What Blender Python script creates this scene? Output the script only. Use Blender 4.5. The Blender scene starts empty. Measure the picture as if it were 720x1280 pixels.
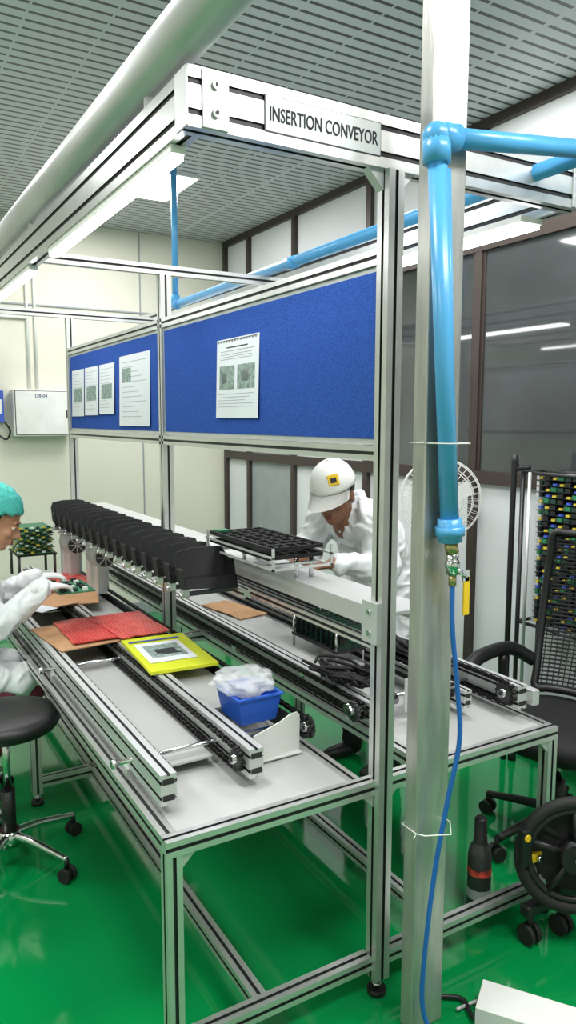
import bpy, bmesh, math, random
from mathutils import Vector, Matrix, noise
random.seed(4)
S=bpy.context.scene
COL=S.collection
try: S.view_settings.view_transform='Standard'
except Exception: pass

# ---------------------------------------------------------------- materials
def lin(c):
    return tuple(((x/255.)/12.92 if x/255.<=.04045 else ((x/255.+.055)/1.055)**2.4) for x in c)+(1.,)
def mat(name,rgb,rough=.5,metal=0.,var=.06,scale=8.,bump=0.,bscale=60.,emit=None,es=0.,spec=.5,coat=0.,stretch=None):
    m=bpy.data.materials.new(name);m.use_nodes=True;nt=m.node_tree
    b=nt.nodes['Principled BSDF'];b.inputs['Roughness'].default_value=rough;b.inputs['Metallic'].default_value=metal
    b.inputs['Specular IOR Level'].default_value=spec;b.inputs['Coat Weight'].default_value=coat
    c=lin(rgb)
    tc=nt.nodes.new('ShaderNodeTexCoord');n=nt.nodes.new('ShaderNodeTexNoise');n.inputs['Scale'].default_value=scale;n.inputs['Detail'].default_value=4
    src=tc.outputs['Object']
    if stretch:
        mp=nt.nodes.new('ShaderNodeMapping');mp.inputs['Scale'].default_value=stretch;nt.links.new(src,mp.inputs[0]);src=mp.outputs[0]
    nt.links.new(src,n.inputs['Vector'])
    cr=nt.nodes.new('ShaderNodeValToRGB');nt.links.new(n.outputs['Fac'],cr.inputs[0])
    cr.color_ramp.elements[0].position=.3;cr.color_ramp.elements[1].position=.7
    cr.color_ramp.elements[0].color=tuple(max(0,x*(1-var)) for x in c[:3])+(1,)
    cr.color_ramp.elements[1].color=tuple(min(1,x*(1+var)) for x in c[:3])+(1,)
    nt.links.new(cr.outputs[0],b.inputs['Base Color'])
    if bump:
        n2=nt.nodes.new('ShaderNodeTexNoise');n2.inputs['Scale'].default_value=bscale;nt.links.new(src,n2.inputs['Vector'])
        bp=nt.nodes.new('ShaderNodeBump');bp.inputs['Strength'].default_value=bump;bp.inputs['Distance'].default_value=.01
        nt.links.new(n2.outputs['Fac'],bp.inputs['Height']);nt.links.new(bp.outputs[0],b.inputs['Normal'])
    if emit:
        b.inputs['Emission Color'].default_value=lin(emit);b.inputs['Emission Strength'].default_value=es
    return m
ALU=mat('aluminium',(214,215,214),.3,.7,.05,20,stretch=(1,1,1))
ALU2=mat('aluminium_matt',(206,208,209),.4,.5,.05,10)
SLOT=mat('slot_black',(34,34,36),.5)
STEEL=mat('brushed_steel',(180,179,175),.34,.65,.16,10,bump=.05,stretch=(3,3,.6))
GALV=mat('painted_duct_grey',(188,189,190),.38,.35,.04,6)
CHROME=mat('chrome',(215,215,218),.15,1.,.03)
DSTEEL=mat('dark_steel',(75,75,78),.4,.7)
BLK=mat('black_plastic',(20,20,22),.45)
BLKM=mat('black_matt',(16,16,18),.75)
BLKG=mat('black_esd_plastic',(15,15,17),.55,spec=.35)
CHAIN=mat('chain_black',(34,33,32),.4,.5)
RUB=mat('rubber',(24,24,25),.7)
TOP=mat('table_laminate',(182,183,182),.3,0,.04,5)
WHITE=mat('white_paint',(226,227,224),.4)
SIGNW=mat('sign_plate',(206,209,210),.45,.2,.02)
FABRIC=mat('blue_felt',(54,90,176),.95,0,.22,150,bump=.5,bscale=300,spec=.1)
PAPER=mat('paper',(226,230,238),.8,0,.02)
INK=mat('ink',(120,124,132),.8)
INKD=mat('ink_dark',(45,48,54),.8)
PHOTO=mat('printed_photo',(140,158,152),.7,0,.5,60)
PIPE=mat('blue_pvc',(80,160,214),.3,0,.05,6)
HOSE=mat('blue_hose',(34,100,182),.35)
BRASS=mat('brass',(190,170,120),.3,.9)
YEL=mat('yellow_plastic',(232,190,30),.4)
YELB=mat('yellow_paper',(214,222,40),.6)
CARD=mat('cardboard',(184,142,104),.85,0,.08,12)
BLUEB=mat('blue_bin',(36,92,196),.35)
PCB=mat('pcb_green',(34,112,74),.4,0,.5,60)
PCBD=mat('pcb_dark',(26,56,46),.5,0,.6,70)
COMP=mat('component_yellow',(206,184,60),.4)
COMPB=mat('component_blue',(60,90,190),.4)
LED=mat('led_white',(255,255,255),.5,emit=(255,255,255),es=7.)
LEDT=mat('led_tube',(255,255,255),.5,emit=(255,255,255),es=12.)
SKIN1=mat('skin_brown',(134,90,68),.5,0,.08,20)
SKIN2=mat('skin_tan',(188,136,108),.5,0,.06,20)
HAIR=mat('hair_black',(18,15,14),.55,0,.2,100)
COAT=mat('white_coat',(222,226,229),.85,0,.05,10,bump=.4,bscale=30)
CAPW=mat('white_cap',(230,230,226),.8,0,.03,20,bump=.2,bscale=60)
TEAL=mat('teal_cap',(76,186,176),.8,0,.12,40,bump=.8,bscale=50)
PANTS=mat('dark_trousers',(28,30,36),.85)
MAROON=mat('maroon_cloth',(96,34,44),.85)
GLOVE=mat('white_glove',(222,224,224),.7,0,.03,30,bump=.2)
SHIRT=mat('teal_shirt',(64,100,104),.8)
EYEW=mat('eye_white',(225,222,215),.3)
LIP=mat('lips',(120,62,56),.5)
PINK=mat('pink_plastic',(222,130,140),.5)
FRAME=mat('window_frame_brown',(64,54,50),.45,.2)
WALLP=mat('wall_cream',(218,217,203),.7,0,.015,2)
PANEL=mat('partition_white',(216,219,222),.55,0,.02,3)
PANELG=mat('partition_grey',(150,156,160),.5)
MESHM=mat('mesh_black',(26,26,28),.8)
LABEL=mat('label_red',(170,60,50),.5,0,.8,40)

RED=bpy.data.materials.new('red_bubblewrap');RED.use_nodes=True
nt=RED.node_tree;b=nt.nodes['Principled BSDF'];b.inputs['Roughness'].default_value=.3
vo=nt.nodes.new('ShaderNodeTexVoronoi');vo.inputs['Scale'].default_value=62;vo.inputs['Randomness'].default_value=.12
tc=nt.nodes.new('ShaderNodeTexCoord');nt.links.new(tc.outputs['Object'],vo.inputs['Vector'])
cr=nt.nodes.new('ShaderNodeValToRGB');cr.color_ramp.elements[0].position=.25;cr.color_ramp.elements[1].position=.6
cr.color_ramp.elements[0].color=lin((242,112,106));cr.color_ramp.elements[1].color=lin((184,38,40))
nt.links.new(vo.outputs['Distance'],cr.inputs[0]);nt.links.new(cr.outputs[0],b.inputs['Base Color'])
bp=nt.nodes.new('ShaderNodeBump');bp.inputs['Strength'].default_value=.7;bp.inputs['Distance'].default_value=.004;bp.invert=True
nt.links.new(vo.outputs['Distance'],bp.inputs['Height']);nt.links.new(bp.outputs[0],b.inputs['Normal'])
BAG=bpy.data.materials.new('clear_bag');BAG.use_nodes=True
b=BAG.node_tree.nodes['Principled BSDF'];b.inputs['Base Color'].default_value=(.9,.92,.95,1);b.inputs['Roughness'].default_value=.15;b.inputs['Alpha'].default_value=.38
GLASS=mat('dark_glass',(66,70,72),.04,0,.35,1.0,spec=1.0)
FLOOR=mat('green_epoxy',(6,134,68),.08,0,.10,1.3,bump=.015,bscale=6,coat=.4)
CEIL=bpy.data.materials.new('slotted_metal_ceiling');CEIL.use_nodes=True
nt=CEIL.node_tree;b=nt.nodes['Principled BSDF'];b.inputs['Roughness'].default_value=.45
tc=nt.nodes.new('ShaderNodeTexCoord');sp=nt.nodes.new('ShaderNodeSeparateXYZ');nt.links.new(tc.outputs['Object'],sp.inputs[0])
def M(op,a,bv=None,c=None):
    n=nt.nodes.new('ShaderNodeMath');n.operation=op
    for i,x in enumerate((a,bv,c)):
        if x is None: continue
        if isinstance(x,(int,float)): n.inputs[i].default_value=x
        else: nt.links.new(x,n.inputs[i])
    return n.outputs[0]
fy=M('FRACT',M('MULTIPLY',M('ADD',sp.outputs[1],50.),1/.068))
line=M('LESS_THAN',fy,.27)
fx=M('FRACT',M('MULTIPLY',M('ADD',sp.outputs[0],50.),1/.3))
dash=M('LESS_THAN',fx,.965)
slot=M('MULTIPLY',line,dash)
fs=M('FRACT',M('MULTIPLY',M('ADD',sp.outputs[0],50.3),1/1.2))
seam=M('LESS_THAN',fs,.012)
ns=M('SUBTRACT',1.,seam)
slot2=M('MULTIPLY',slot,ns)
mx=nt.nodes.new('ShaderNodeMixRGB');nt.links.new(slot2,mx.inputs[0]);mx.inputs[1].default_value=lin((192,197,200));mx.inputs[2].default_value=lin((64,68,70))
nt.links.new(mx.outputs[0],b.inputs['Base Color'])

# ---------------------------------------------------------------- builder
class B:
    def __init__(s,name): s.name=name;s.bm=bmesh.new();s.mats=[]
    def mi(s,m):
        if m not in s.mats: s.mats.append(m)
        return s.mats.index(m)
    def merge(s,t,m,smooth=False,mtx=None):
        if mtx is not None: bmesh.ops.transform(t,matrix=mtx,verts=t.verts)
        if m is not None:
            i=s.mi(m)
            for f in t.faces: f.material_index=i;f.smooth=smooth
        me=bpy.data.meshes.new('t');t.to_mesh(me);t.free();s.bm.from_mesh(me);bpy.data.meshes.remove(me)
    def box(s,x0,x1,y0,y1,z0,z1,m,bev=0.,mtx=None):
        t=bmesh.new();bmesh.ops.create_cube(t,size=1)
        bmesh.ops.transform(t,matrix=Matrix.Translation(((x0+x1)/2,(y0+y1)/2,(z0+z1)/2))@Matrix.Diagonal((abs(x1-x0),abs(y1-y0),abs(z1-z0),1)),verts=t.verts)
        if bev: bmesh.ops.bevel(t,geom=t.edges[:],offset=bev,segments=2,affect='EDGES',profile=.5)
        s.merge(t,m,False,mtx)
    def cyl(s,p0,p1,r,m,seg=16,r2=None,cap=True,mtx=None):
        p0=Vector(p0);p1=Vector(p1);d=p1-p0
        t=bmesh.new();bmesh.ops.create_cone(t,cap_ends=cap,segments=seg,radius1=r,radius2=r if r2 is None else r2,depth=d.length)
        i=s.mi(m)
        q=d.to_track_quat('Z','Y').to_matrix().to_4x4()
        bmesh.ops.transform(t,matrix=Matrix.Translation((p0+p1)/2)@q,verts=t.verts)
        if mtx is not None: bmesh.ops.transform(t,matrix=mtx,verts=t.verts)
        for f in t.faces: f.material_index=i;f.smooth=len(f.verts)==4
        s.merge(t,None)
    def ell(s,c,r,m,seg=20,mtx=None,rot=None):
        t=bmesh.new();bmesh.ops.create_uvsphere(t,u_segments=seg,v_segments=max(8,seg//2),radius=1)
        if isinstance(r,(int,float)): r=(r,r,r)
        mm=Matrix.Translation(c)@(rot.to_4x4() if rot else Matrix())@Matrix.Diagonal((*r,1))
        bmesh.ops.transform(t,matrix=mm,verts=t.verts)
        s.merge(t,m,True,mtx)
    def torus(s,c,axis,R,r,m,seg=40,rs=10):
        t=bmesh.new();rings=[]
        for i in range(seg):
            a=2*math.pi*i/seg;ring=[]
            for j in range(rs):
                bb=2*math.pi*j/rs;rr=R+r*math.cos(bb)
                ring.append(t.verts.new((rr*math.cos(a),rr*math.sin(a),r*math.sin(bb))))
            rings.append(ring)
        for i in range(seg):
            for j in range(rs):
                t.faces.new((rings[i][j],rings[(i+1)%seg][j],rings[(i+1)%seg][(j+1)%rs],rings[i][(j+1)%rs]))
        q=Vector(axis).to_track_quat('Z','Y').to_matrix().to_4x4()
        s.merge(t,m,True,Matrix.Translation(c)@q)
    def tube(s,pts,r,m,rs=8,sub=6,smooth=True,taper=None):
        P=[Vector(p) for p in pts]
        if smooth and len(P)>2:
            Q=[]
            for i in range(len(P)-1):
                a=P[max(i-1,0)];b_=P[i];c=P[i+1];d=P[min(i+2,len(P)-1)]
                for k in range(sub):
                    t=k/sub
                    Q.append(.5*((2*b_)+(-a+c)*t+(2*a-5*b_+4*c-d)*t*t+(-a+3*b_-3*c+d)*t*t*t))
            Q.append(P[-1]);P=Q
        t=bmesh.new();rings=[];up=None
        for i,p in enumerate(P):
            d=(P[min(i+1,len(P)-1)]-P[max(i-1,0)]).normalized()
            if up is None:
                up=Vector((0,0,1)) if abs(d.z)<.9 else Vector((1,0,0))
            sx=d.cross(up).normalized();up=sx.cross(d).normalized()
            rr=r if taper is None else r*(1+(taper-1)*i/(len(P)-1))
            rings.append([t.verts.new(p+(sx*math.cos(2*math.pi*j/rs)+up*math.sin(2*math.pi*j/rs))*rr) for j in range(rs)])
        for i in range(len(rings)-1):
            for j in range(rs):
                t.faces.new((rings[i][j],rings[i+1][j],rings[i+1][(j+1)%rs],rings[i][(j+1)%rs]))
        t.faces.new(rings[0]);t.faces.new(rings[-1][::-1])
        bmesh.ops.recalc_face_normals(t,faces=t.faces[:])
        s.merge(t,m,True)
    def prism(s,poly,fn,a0,a1,m,mats=None):
        t=bmesh.new();A=[t.verts.new(fn(u,v,a0)) for u,v in poly];C=[t.verts.new(fn(u,v,a1)) for u,v in poly]
        n=len(poly);i0=s.mi(m)
        for i in range(n):
            f=t.faces.new((A[i],A[(i+1)%n],C[(i+1)%n],C[i]));f.material_index=s.mi(mats[i]) if mats and mats[i] else i0
        f=t.faces.new(A);f.material_index=i0;f=t.faces.new(C[::-1]);f.material_index=i0
        bmesh.ops.recalc_face_normals(t,faces=t.faces[:])
        s.merge(t,None)
    def prof(s,axis,a0,a1,u0,u1,v0,v1,nu=1,nv=1,m=None,g=.010,dp=.005):
        m=m or ALU
        poly=[];mm=[]
        def side(p,q,n,inw):
            p=Vector(p);q=Vector(q);d=(q-p);L=d.length;d/=L;inw=Vector(inw)
            poly.append(tuple(p));mm.append(None)
            for k in range(n):
                c=L*(k+.5)/n
                for off,dd,mt in ((-g/2,0,SLOT),(-g/2,dp,SLOT),(g/2,dp,SLOT),(g/2,0,None)):
                    w=p+d*(c+off)+inw*dd
                    poly.append(tuple(w));mm.append(mt)
        side((u0,v0),(u1,v0),nu,(0,1));side((u1,v0),(u1,v1),nv,(-1,0));side((u1,v1),(u0,v1),nu,(0,-1));side((u0,v1),(u0,v0),nv,(1,0))
        fn={'x':lambda u,v,a:(a,u,v),'y':lambda u,v,a:(u,a,v),'z':lambda u,v,a:(u,v,a)}[axis]
        s.prism(poly,fn,a0,a1,m,mm)
    def mesh(s,me,m,smooth=True,mtx=None):
        t=bmesh.new();t.from_mesh(me);s.merge(t,m,smooth,mtx)
    def done(s):
        me=bpy.data.meshes.new(s.name);s.bm.to_mesh(me);s.bm.free()
        for m in s.mats: me.materials.append(m)
        ob=bpy.data.objects.new(s.name,me)
        COL.objects.link(ob);return ob

def rz(c,a):
    return Matrix.Translation(c)@Matrix.Rotation(a,4,'Z')@Matrix.Translation(-Vector(c))
def blob(parts,vox,sm=6,fold=0.,seed=0.):
    q=B('tmp')
    for p in parts:
        if p[0]=='e':
            q.ell(p[1],p[2],BLK,20,rot=p[3] if len(p)>3 else None)
        else:
            _,p0,r0,p1,r1=p
            q.cyl(p0,p1,r0,BLK,16,r2=r1);q.ell(p0,r0,BLK,16);q.ell(p1,r1,BLK,16)
    ob=q.done()
    md=ob.modifiers.new('r','REMESH');md.mode='VOXEL';md.voxel_size=vox
    m2=ob.modifiers.new('s','SMOOTH');m2.iterations=sm;m2.factor=.5
    dg=bpy.context.evaluated_depsgraph_get();me=bpy.data.meshes.new_from_object(ob.evaluated_get(dg))
    bpy.data.objects.remove(ob);me.materials.clear()
    if fold:
        t=bmesh.new();t.from_mesh(me);t.normal_update()
        mv=[]
        for v in t.verts:
            p=v.co
            w_=Vector((p.x*9+seed,p.y*9,p.z*5))+Vector((1,1,1))*noise.noise(p*4+Vector((seed,0,0)))*2.2
            n1=noise.noise(w_);n2=noise.noise(Vector((p.x*16,p.y*16+seed,p.z*30))+Vector((n1,n1,n1))*2)
            ridge=1-abs(n1)*2.6
            mv.append(v.normal*fold*(ridge*.9+n2*.5-.5))
        for v,d in zip(t.verts,mv): v.co+=d
        t.to_mesh(me);t.free()
    return me
def textmesh(body,size,mtx,extr=.0006):
    c=bpy.data.curves.new('t','FONT');c.body=body;c.size=size;c.extrude=extr;c.align_x='CENTER';c.align_y='CENTER';c.offset=size*.012
    ob=bpy.data.objects.new('t',c);COL.objects.link(ob)
    dg=bpy.context.evaluated_depsgraph_get();me=bpy.data.meshes.new_from_object(ob.evaluated_get(dg));bpy.data.objects.remove(ob)
    me.transform(mtx);me.materials.clear();return me

# ---------------------------------------------------------------- room
X0,X1,Y0,Y1,ZC=-2.4,3.0,-1.6,6.25,3.27
q=B('floor');q.box(X0,X1+.1,Y0,Y1+.1,-.1,0,FLOOR);q.done()
q=B('ceiling');q.box(X0,X1+.1,Y0,Y1+.1,ZC,ZC+.1,CEIL);q.done()
q=B('wall_back');q.box(X0,X1+.1,Y1,Y1+.1,0,ZC,WALLP);q.done()
q=B('wall_left');q.box(X0-.1,X0,Y0,Y1,0,ZC,WALLP);q.done()
q=B('wall_front');q.box(X0,X1,Y0-.1,Y0,0,ZC,WALLP);q.done()
q=B('wall_right');q.box(X1,X1+.1,Y0,Y1,0,ZC,PANEL);q.box(X1-.004,X1,5.05,5.72,0,2.4,PANELG);q.done()
studs=[6.2,5.75,5.0,4.05,3.05,2.1,1.15,.2,-.75]
q=B('trim_1')
for y in studs: q.box(X1-.03,X1,y-.025,y+.025,0,ZC,FRAME)
for z0,z1 in ((ZC-.05,ZC),(2.60,2.68),(1.36,1.43)): q.box(X1-.032,X1,Y0,6.2,z0,z1,FRAME)
q.box(X1-.032,X1,Y0,6.2,0,.08,FRAME);q.done()
for i in range(len(studs)-1):
    y1_,y0_=studs[i],studs[i+1]
    if y1_>4.2: continue
    q=B('window_%d'%(i-2));q.box(X1-.012,X1-.006,y0_+.025,y1_-.025,1.43,2.6,GLASS)
    for a,b_ in ((y0_+.025,y0_+.045),(y1_-.045,y1_-.025)): q.box(X1-.02,X1-.004,a,b_,1.43,2.6,FRAME)
    q.done()
q=B('baseboard_back');q.box(X0,X1-.04,Y1-.012,Y1,0,.1,PANELG);q.done()
q=B('trim_2');q.box(X0,X1-.03,Y1-.012,Y1,2.6,2.612,PANELG);q.box(2.2,2.21,Y1-.008,Y1,0,ZC,PANELG);q.box(.6,.61,Y1-.008,Y1,0,ZC,PANELG);q.done()
LP=[(1.92,4.95,.15,26),(.30,4.3,.3,24),(.3,1.9,.3,32),(2.3,2.6,.3,34),(-1.3,.6,.3,32),(-1.3,3.4,.3,28),(1.4,.2,.3,36),(2.2,.4,.3,32),(1.6,5.5,.3,11)]
for k,(x,y,hw,en) in enumerate(LP):
    if k in(0,1,4,5,6):
        q=B('ceiling_light_panel');q.box(x-hw,x+hw,y-.3,y+.3,ZC-.018,ZC-.001,WHITE);q.box(x-hw+.02,x+hw-.02,y-.28,y+.28,ZC-.022,ZC-.0185,LED);q.done()  # panels outside the camera view are added to light the room
    ld=bpy.data.lights.new('l','AREA');ld.size=.55;ld.energy=en;ld.color=(1,.995,.975)
    lo=bpy.data.objects.new('panel_and_fill_light',ld);lo.location=(x,y,ZC-.03);COL.objects.link(lo)  # area lights away from the visible panels are added fill

# ---------------------------------------------------------------- workbench frame
w=.042
TZ=.672;LX,RX,FY,BY=.612,2.02,1.628,4.97
PX=1.247;pw=.050;PY=FY-.018
q=B('aluminium_workbench')
def tz(axis,a0,a1,c,z=TZ,wd=w): q.prof(axis,a0,a1,c,c+wd,z-wd,z)
tz('x',LX,RX,FY-.001)
for c in (LX,1.18,1.44,RX-w): tz('y',FY+w,BY,c)
for yy in (3.28,BY-w): tz('x',LX,RX,yy,TZ-.001)
q.box(LX+w,1.18,FY+w,BY-w,TZ-.02,TZ-.003,TOP);q.box(1.44+w,RX-w,FY+w,BY-w,TZ-.02,TZ-.003,TOP)
for x in (LX,RX-w):
    for y in (FY,3.26,BY-w): q.prof('z',.05,TZ-w,x,x+w,y,y+w)
for y in (PY,3.26,BY-w):
    q.prof('z',.05,2.35,PX,PX+pw,y,y+pw)
for x in (LX,PX,RX-w):
    for y in (PY if x==PX else FY,3.26,BY-w):
        cx,cy=x+w/2,y+w/2
        q.cyl((cx,cy,0),(cx,cy,.018),.028,BLK);q.cyl((cx,cy,.018),(cx,cy,.05),.008,CHROME);q.cyl((cx,cy,.026),(cx,cy,.036),.016,CHROME,6)
LZ0,LZ1=.080,.122
q.prof('x',LX+w,PX,FY,FY+w,LZ0,LZ1);q.prof('x',PX+pw,RX-w,FY,FY+w,LZ0,LZ1)
for y in (3.26,BY-w):
    q.prof('x',LX+w,PX,y,y+w,LZ0,LZ1);q.prof('x',PX+pw,RX-w,y,y+w,LZ0,LZ1)
for x in (.87,1.52): q.prof('y',FY+w,BY-w,x,x+w,LZ0,LZ1)
for x,y,sx in ((PX,FY,-1),(PX+pw,FY,1),(LX+w,FY,1),(RX-w,FY,-1)):
    q.prism([(0,0),(.04,0),(0,-.04)],lambda u,v,a,x=x,y=y,sx=sx:(x+sx*u,y+.006+a,TZ-w+v),0,.03,ALU2)
for s_ in (-1,1):
    q.prism([(0,0),(.05,0),(0,-.05)],lambda u,v,a,s_=s_:((PX if s_<0 else PX+pw)+s_*u,FY+.006+a,2.35+v),0,.03,ALU2)
BX=.692
q.prof('x',BX,2.0,FY-.008,FY+w+.005,2.35,2.48,1,2,g=.014)
q.box(.725,.79,FY-.014,FY-.008,2.352,2.478,ALU2,.001);q.box(1.955,2.0,FY-.014,FY-.008,2.352,2.478,ALU2,.001)
for x in (.757,1.978):
    for z in (2.385,2.445): q.cyl((x,FY-.022,z),(x,FY-.013,z),.010,CHROME,12);q.cyl((x,FY-.0235,z),(x,FY-.022,z),.005,SLOT,6)
q.prof('y',FY+w+.005,5.6,BX,BX+.05,2.35,2.48,1,2,g=.014)
q.box(BX-.004,BX,FY-.008,FY+.06,2.352,2.478,ALU2)
q.prof('y',FY+w+.005,5.6,1.955,2.0,2.35,2.48,1,2,g=.014)
for y in (3.26,BY-w): q.prof('x',BX+.05,1.955,y,y+w,2.35,2.392)
for z in (1.59,2.115): q.prof('y',PY+pw,BY-w,PX,PX+w,z,z+w)
q.done()
q=B('aluminium_trunking')
tx=PX+pw+.001
q.prism([(tx,1.155),(1.46,1.155),(1.46,1.10),(1.45,1.10),(1.45,1.145),(tx+.008,1.145),(tx+.008,1.095),(tx,1.095)],lambda u,v,a:(u,a,v),FY+.02,4.9,ALU2)
q.prof('y',FY+w,4.9,tx,tx+.028,1.03,1.058)
q.box(PX-.02,PX,FY-.02,FY+.05,1.08,1.2,ALU2,.002)
for z in (1.11,1.17): q.cyl((PX-.025,FY+.015,z),(PX-.02,FY+.015,z),.008,CHROME,8)
q.done()
q=B('round_duct')
q.cyl((.705,.30,2.565),(.705,5.7,2.565),.058,GALV,48)
for y in (1.9,3.3,4.9): q.box(.695,.715,y-.01,y+.01,2.481,2.51,ALU2)
q.done()
def ledtube(x,y0,y1,z,wd):
    q=B('led_batten_light')
    q.box(x-wd/2,x+wd/2,y0,y1,z,z+.02,WHITE,.003);q.box(x-wd/2+.004,x+wd/2-.004,y0+.01,y1-.01,z-.012,z,LEDT)
    q.done()
ledtube(.717,1.74,3.0,2.33,.04);ledtube(.717,3.35,4.6,2.33,.04)
ledtube(1.93,1.75,3.0,2.33,.10);ledtube(1.93,3.35,4.6,2.33,.10)
q=B('conveyor_sign')
q.box(.884,1.223,FY-.0103,FY-.0083,2.374,2.456,DSTEEL);q.box(.886,1.221,FY-.0115,FY-.0103,2.376,2.454,SIGNW,.0004)
q.mesh(textmesh('INSERTION CONVEYOR',.0345,Matrix.Translation((1.053,FY-.0122,2.413))@Matrix.Rotation(math.pi/2,4,'X')@Matrix.Diagonal((.85,1.3,1,1))),INKD,False)
q.done()
q=B('steel_column');q.box(1.255,1.366,1.455,1.505,0,ZC,STEEL,.004);q.done()

# ---------------------------------------------------------------- pin boards
bx0=PX+.012
for y0,y1 in ((PY+pw,3.26),(3.312,4.925)):
    q=B('pinboard');q.box(bx0,bx0+.022,y0,y1,1.634,2.113,ALU2);q.box(bx0-.004,bx0,y0+.012,y1-.012,1.65,2.10,FABRIC,.001);q.done()
def paper(y0,y1,z0,z1,kind):
    q=B('paper_notice');x=bx0-.0045;t=.0012
    q.box(x-t,x,y0,y1,z0,z1,PAPER)
    H_=z1-z0;W_=y1-y0
    def r(a0,a1,b0,b1,m): q.box(x-t-.0006,x-t,y1-W_*a1,y1-W_*a0,z0+H_*b0,z0+H_*b1,m)
    if kind==0:
        r(.04,.96,.97,.985,INK)
        for k in range(14): r(.03+k*.068,.06+k*.068,.955,.985,INK)
        r(.25,.75,.88,.895,INKD);r(.1,.9,.84,.846,INK)
        r(.08,.45,.36,.66,PHOTO);r(.52,.92,.36,.66,PHOTO);r(.14,.25,.44,.58,PANELG);r(.62,.78,.45,.60,PANELG)
        for k in range(5): r(.06,.9-.1*(k%3),.30-k*.04,.305-k*.04,INK)
        for k in range(3): r(.1,.85,.80-k*.03,.805-k*.03,INK)
    else:
        for k in range(12): r(.08,.9-.12*((k*7)%4),.9-k*.07,.905-k*.07,INK)
        if kind==1: r(.15,.85,.3,.6,PHOTO)
        if kind==2: r(.1,.4,.62,.82,PHOTO)
    for v in q.bm.verts: v.co.x-=.008*(z1-v.co.z)/H_
    q.done()
paper(2.335,2.68,1.71,2.005,0)
paper(3.43,3.89,1.672,2.03,2)
for k in range(3): paper(3.98+.30*k,4.255+.30*k,1.735-.005*k,2.01,1)

# ---------------------------------------------------------------- blue air pipe
q=B('blue_air_pipe')
q.cyl((1.8,4.45,2.41),(1.8,4.45,ZC),.019,PIPE);q.cyl((1.8,1.415,2.43),(1.8,4.45,2.41),.024,PIPE)
q.ell((1.8,4.45,2.41),.027,PIPE);q.cyl((1.8,4.45,2.4),(1.8,4.45,2.47),.027,PIPE);q.cyl((1.8,4.39,2.41),(1.8,4.46,2.41),.028,PIPE)
q.cyl((1.8,3.0,2.418),(1.8,3.08,2.418),.028,PIPE)
E=Vector((1.232,1.415,2.362));Tt=Vector((1.8,1.415,2.43))
q.cyl(E,Tt,.0235,PIPE);q.cyl(Tt,(2.9,1.415,2.56),.0235,PIPE)
q.ell(Tt,.031,PIPE);q.cyl(Tt-Vector((.05,0,.006)),Tt+Vector((.05,0,.006)),.030,PIPE)
q.ell(E,.034,PIPE);q.cyl(E,E+Vector((.003,0,-.06)),.033,PIPE);q.cyl(E,E+Vector((.06,0,.007)),.033,PIPE)
q.cyl(E,(1.308,1.412,1.40),.0235,PIPE)
q.cyl((1.277,1.432,2.30),(1.330,1.435,1.44),.014,PIPE)
q.cyl((1.304,1.412,1.455),(1.308,1.412,1.395),.031,PIPE);q.cyl((1.305,1.412,1.435),(1.307,1.412,1.41),.037,PIPE,8)
q.cyl((1.308,1.41,1.395),(1.315,1.41,1.365),.017,BRASS,8)
q.cyl((1.315,1.41,1.37),(1.317,1.41,1.31),.016,CHROME,12);q.ell((1.316,1.41,1.335),.02,CHROME)
q.cyl((1.317,1.41,1.31),(1.318,1.41,1.28),.010,BRASS,8)
q.box(1.345,1.366,1.395,1.402,1.20,1.305,YEL,.003);q.cyl((1.318,1.4,1.325),(1.352,1.398,1.30),.006,CHROME,8);q.box(1.34,1.362,1.395,1.40,1.29,1.32,CHROME)
q.tube([(1.318,1.41,1.29),(1.322,1.41,1.17),(1.342,1.405,1.0),(1.350,1.40,.86),(1.325,1.41,.7),(1.295,1.42,.5),(1.27,1.42,.3),(1.262,1.42,.12),(1.29,1.40,.03),(1.36,1.37,.012),(1.45,1.33,.01)],.0068,HOSE,10)
q.done()
for z,x_ in ((1.645,1.369),(.60,1.372)):
    q=B('cable_tie')
    q.tube([(1.251,1.450,z),(1.265,1.385 if z>1 else 1.43,z),(1.33,1.375 if z>1 else 1.40,z),(x_,1.450,z),(x_+.003,1.509,z),(1.251,1.509,z),(1.251,1.450,z)],.0018,WHITE,6,smooth=False)
    q.tube([(1.251,1.449,z),(1.226,1.43,z+.004)],.0014,WHITE,6);q.done()

# ---------------------------------------------------------------- conveyors
def sprocket(q,c,R,n=14,th=.012,m=DSTEEL):
    poly=[]
    for i in range(n):
        for da,rr in ((0,R),(.18,R*1.12),(.36,R*1.12),(.54,R)):
            a=2*math.pi*(i+da)/n;poly.append((rr*math.cos(a),rr*math.sin(a)))
    q.prism(poly,lambda u,v,a:(c[0]+a,c[1]+u,c[2]+v),-th/2,th/2,m)
    q.cyl((c[0]-.018,c[1],c[2]),(c[0]+.018,c[1],c[2]),R*.45,CHROME,16);q.cyl((c[0]-.02,c[1],c[2]),(c[0]+.02,c[1],c[2]),R*.2,SLOT,10)
def chain(q,x,y0,y1,zt,zb):
    p=.02
    n=int((y1-y0)/p)
    for z in (zt,zb):
        for i in range(n):
            y=y0+i*p;ww=.008 if i%2 else .0055
            q.box(x-ww,x-ww+.002,y,y+p*1.15,z-.006,z+.006,CHAIN);q.box(x+ww-.002,x+ww,y,y+p*1.15,z-.006,z+.006,CHAIN)
            q.cyl((x-ww,y+p*.5,z),(x+ww,y+p*.5,z),.0055,CHAIN,6)
    r=(zt-zb)/2;zc=(zt+zb)/2
    k=max(4,int(math.pi*r/p))
    for i in range(k+1):
        a=math.pi/2+math.pi*i/k
        cx,cz=y0+r*math.cos(a),zc+r*math.sin(a)
        q.cyl((x-.008,cx,cz),(x+.008,cx,cz),.0075,CHAIN,8)
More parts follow.
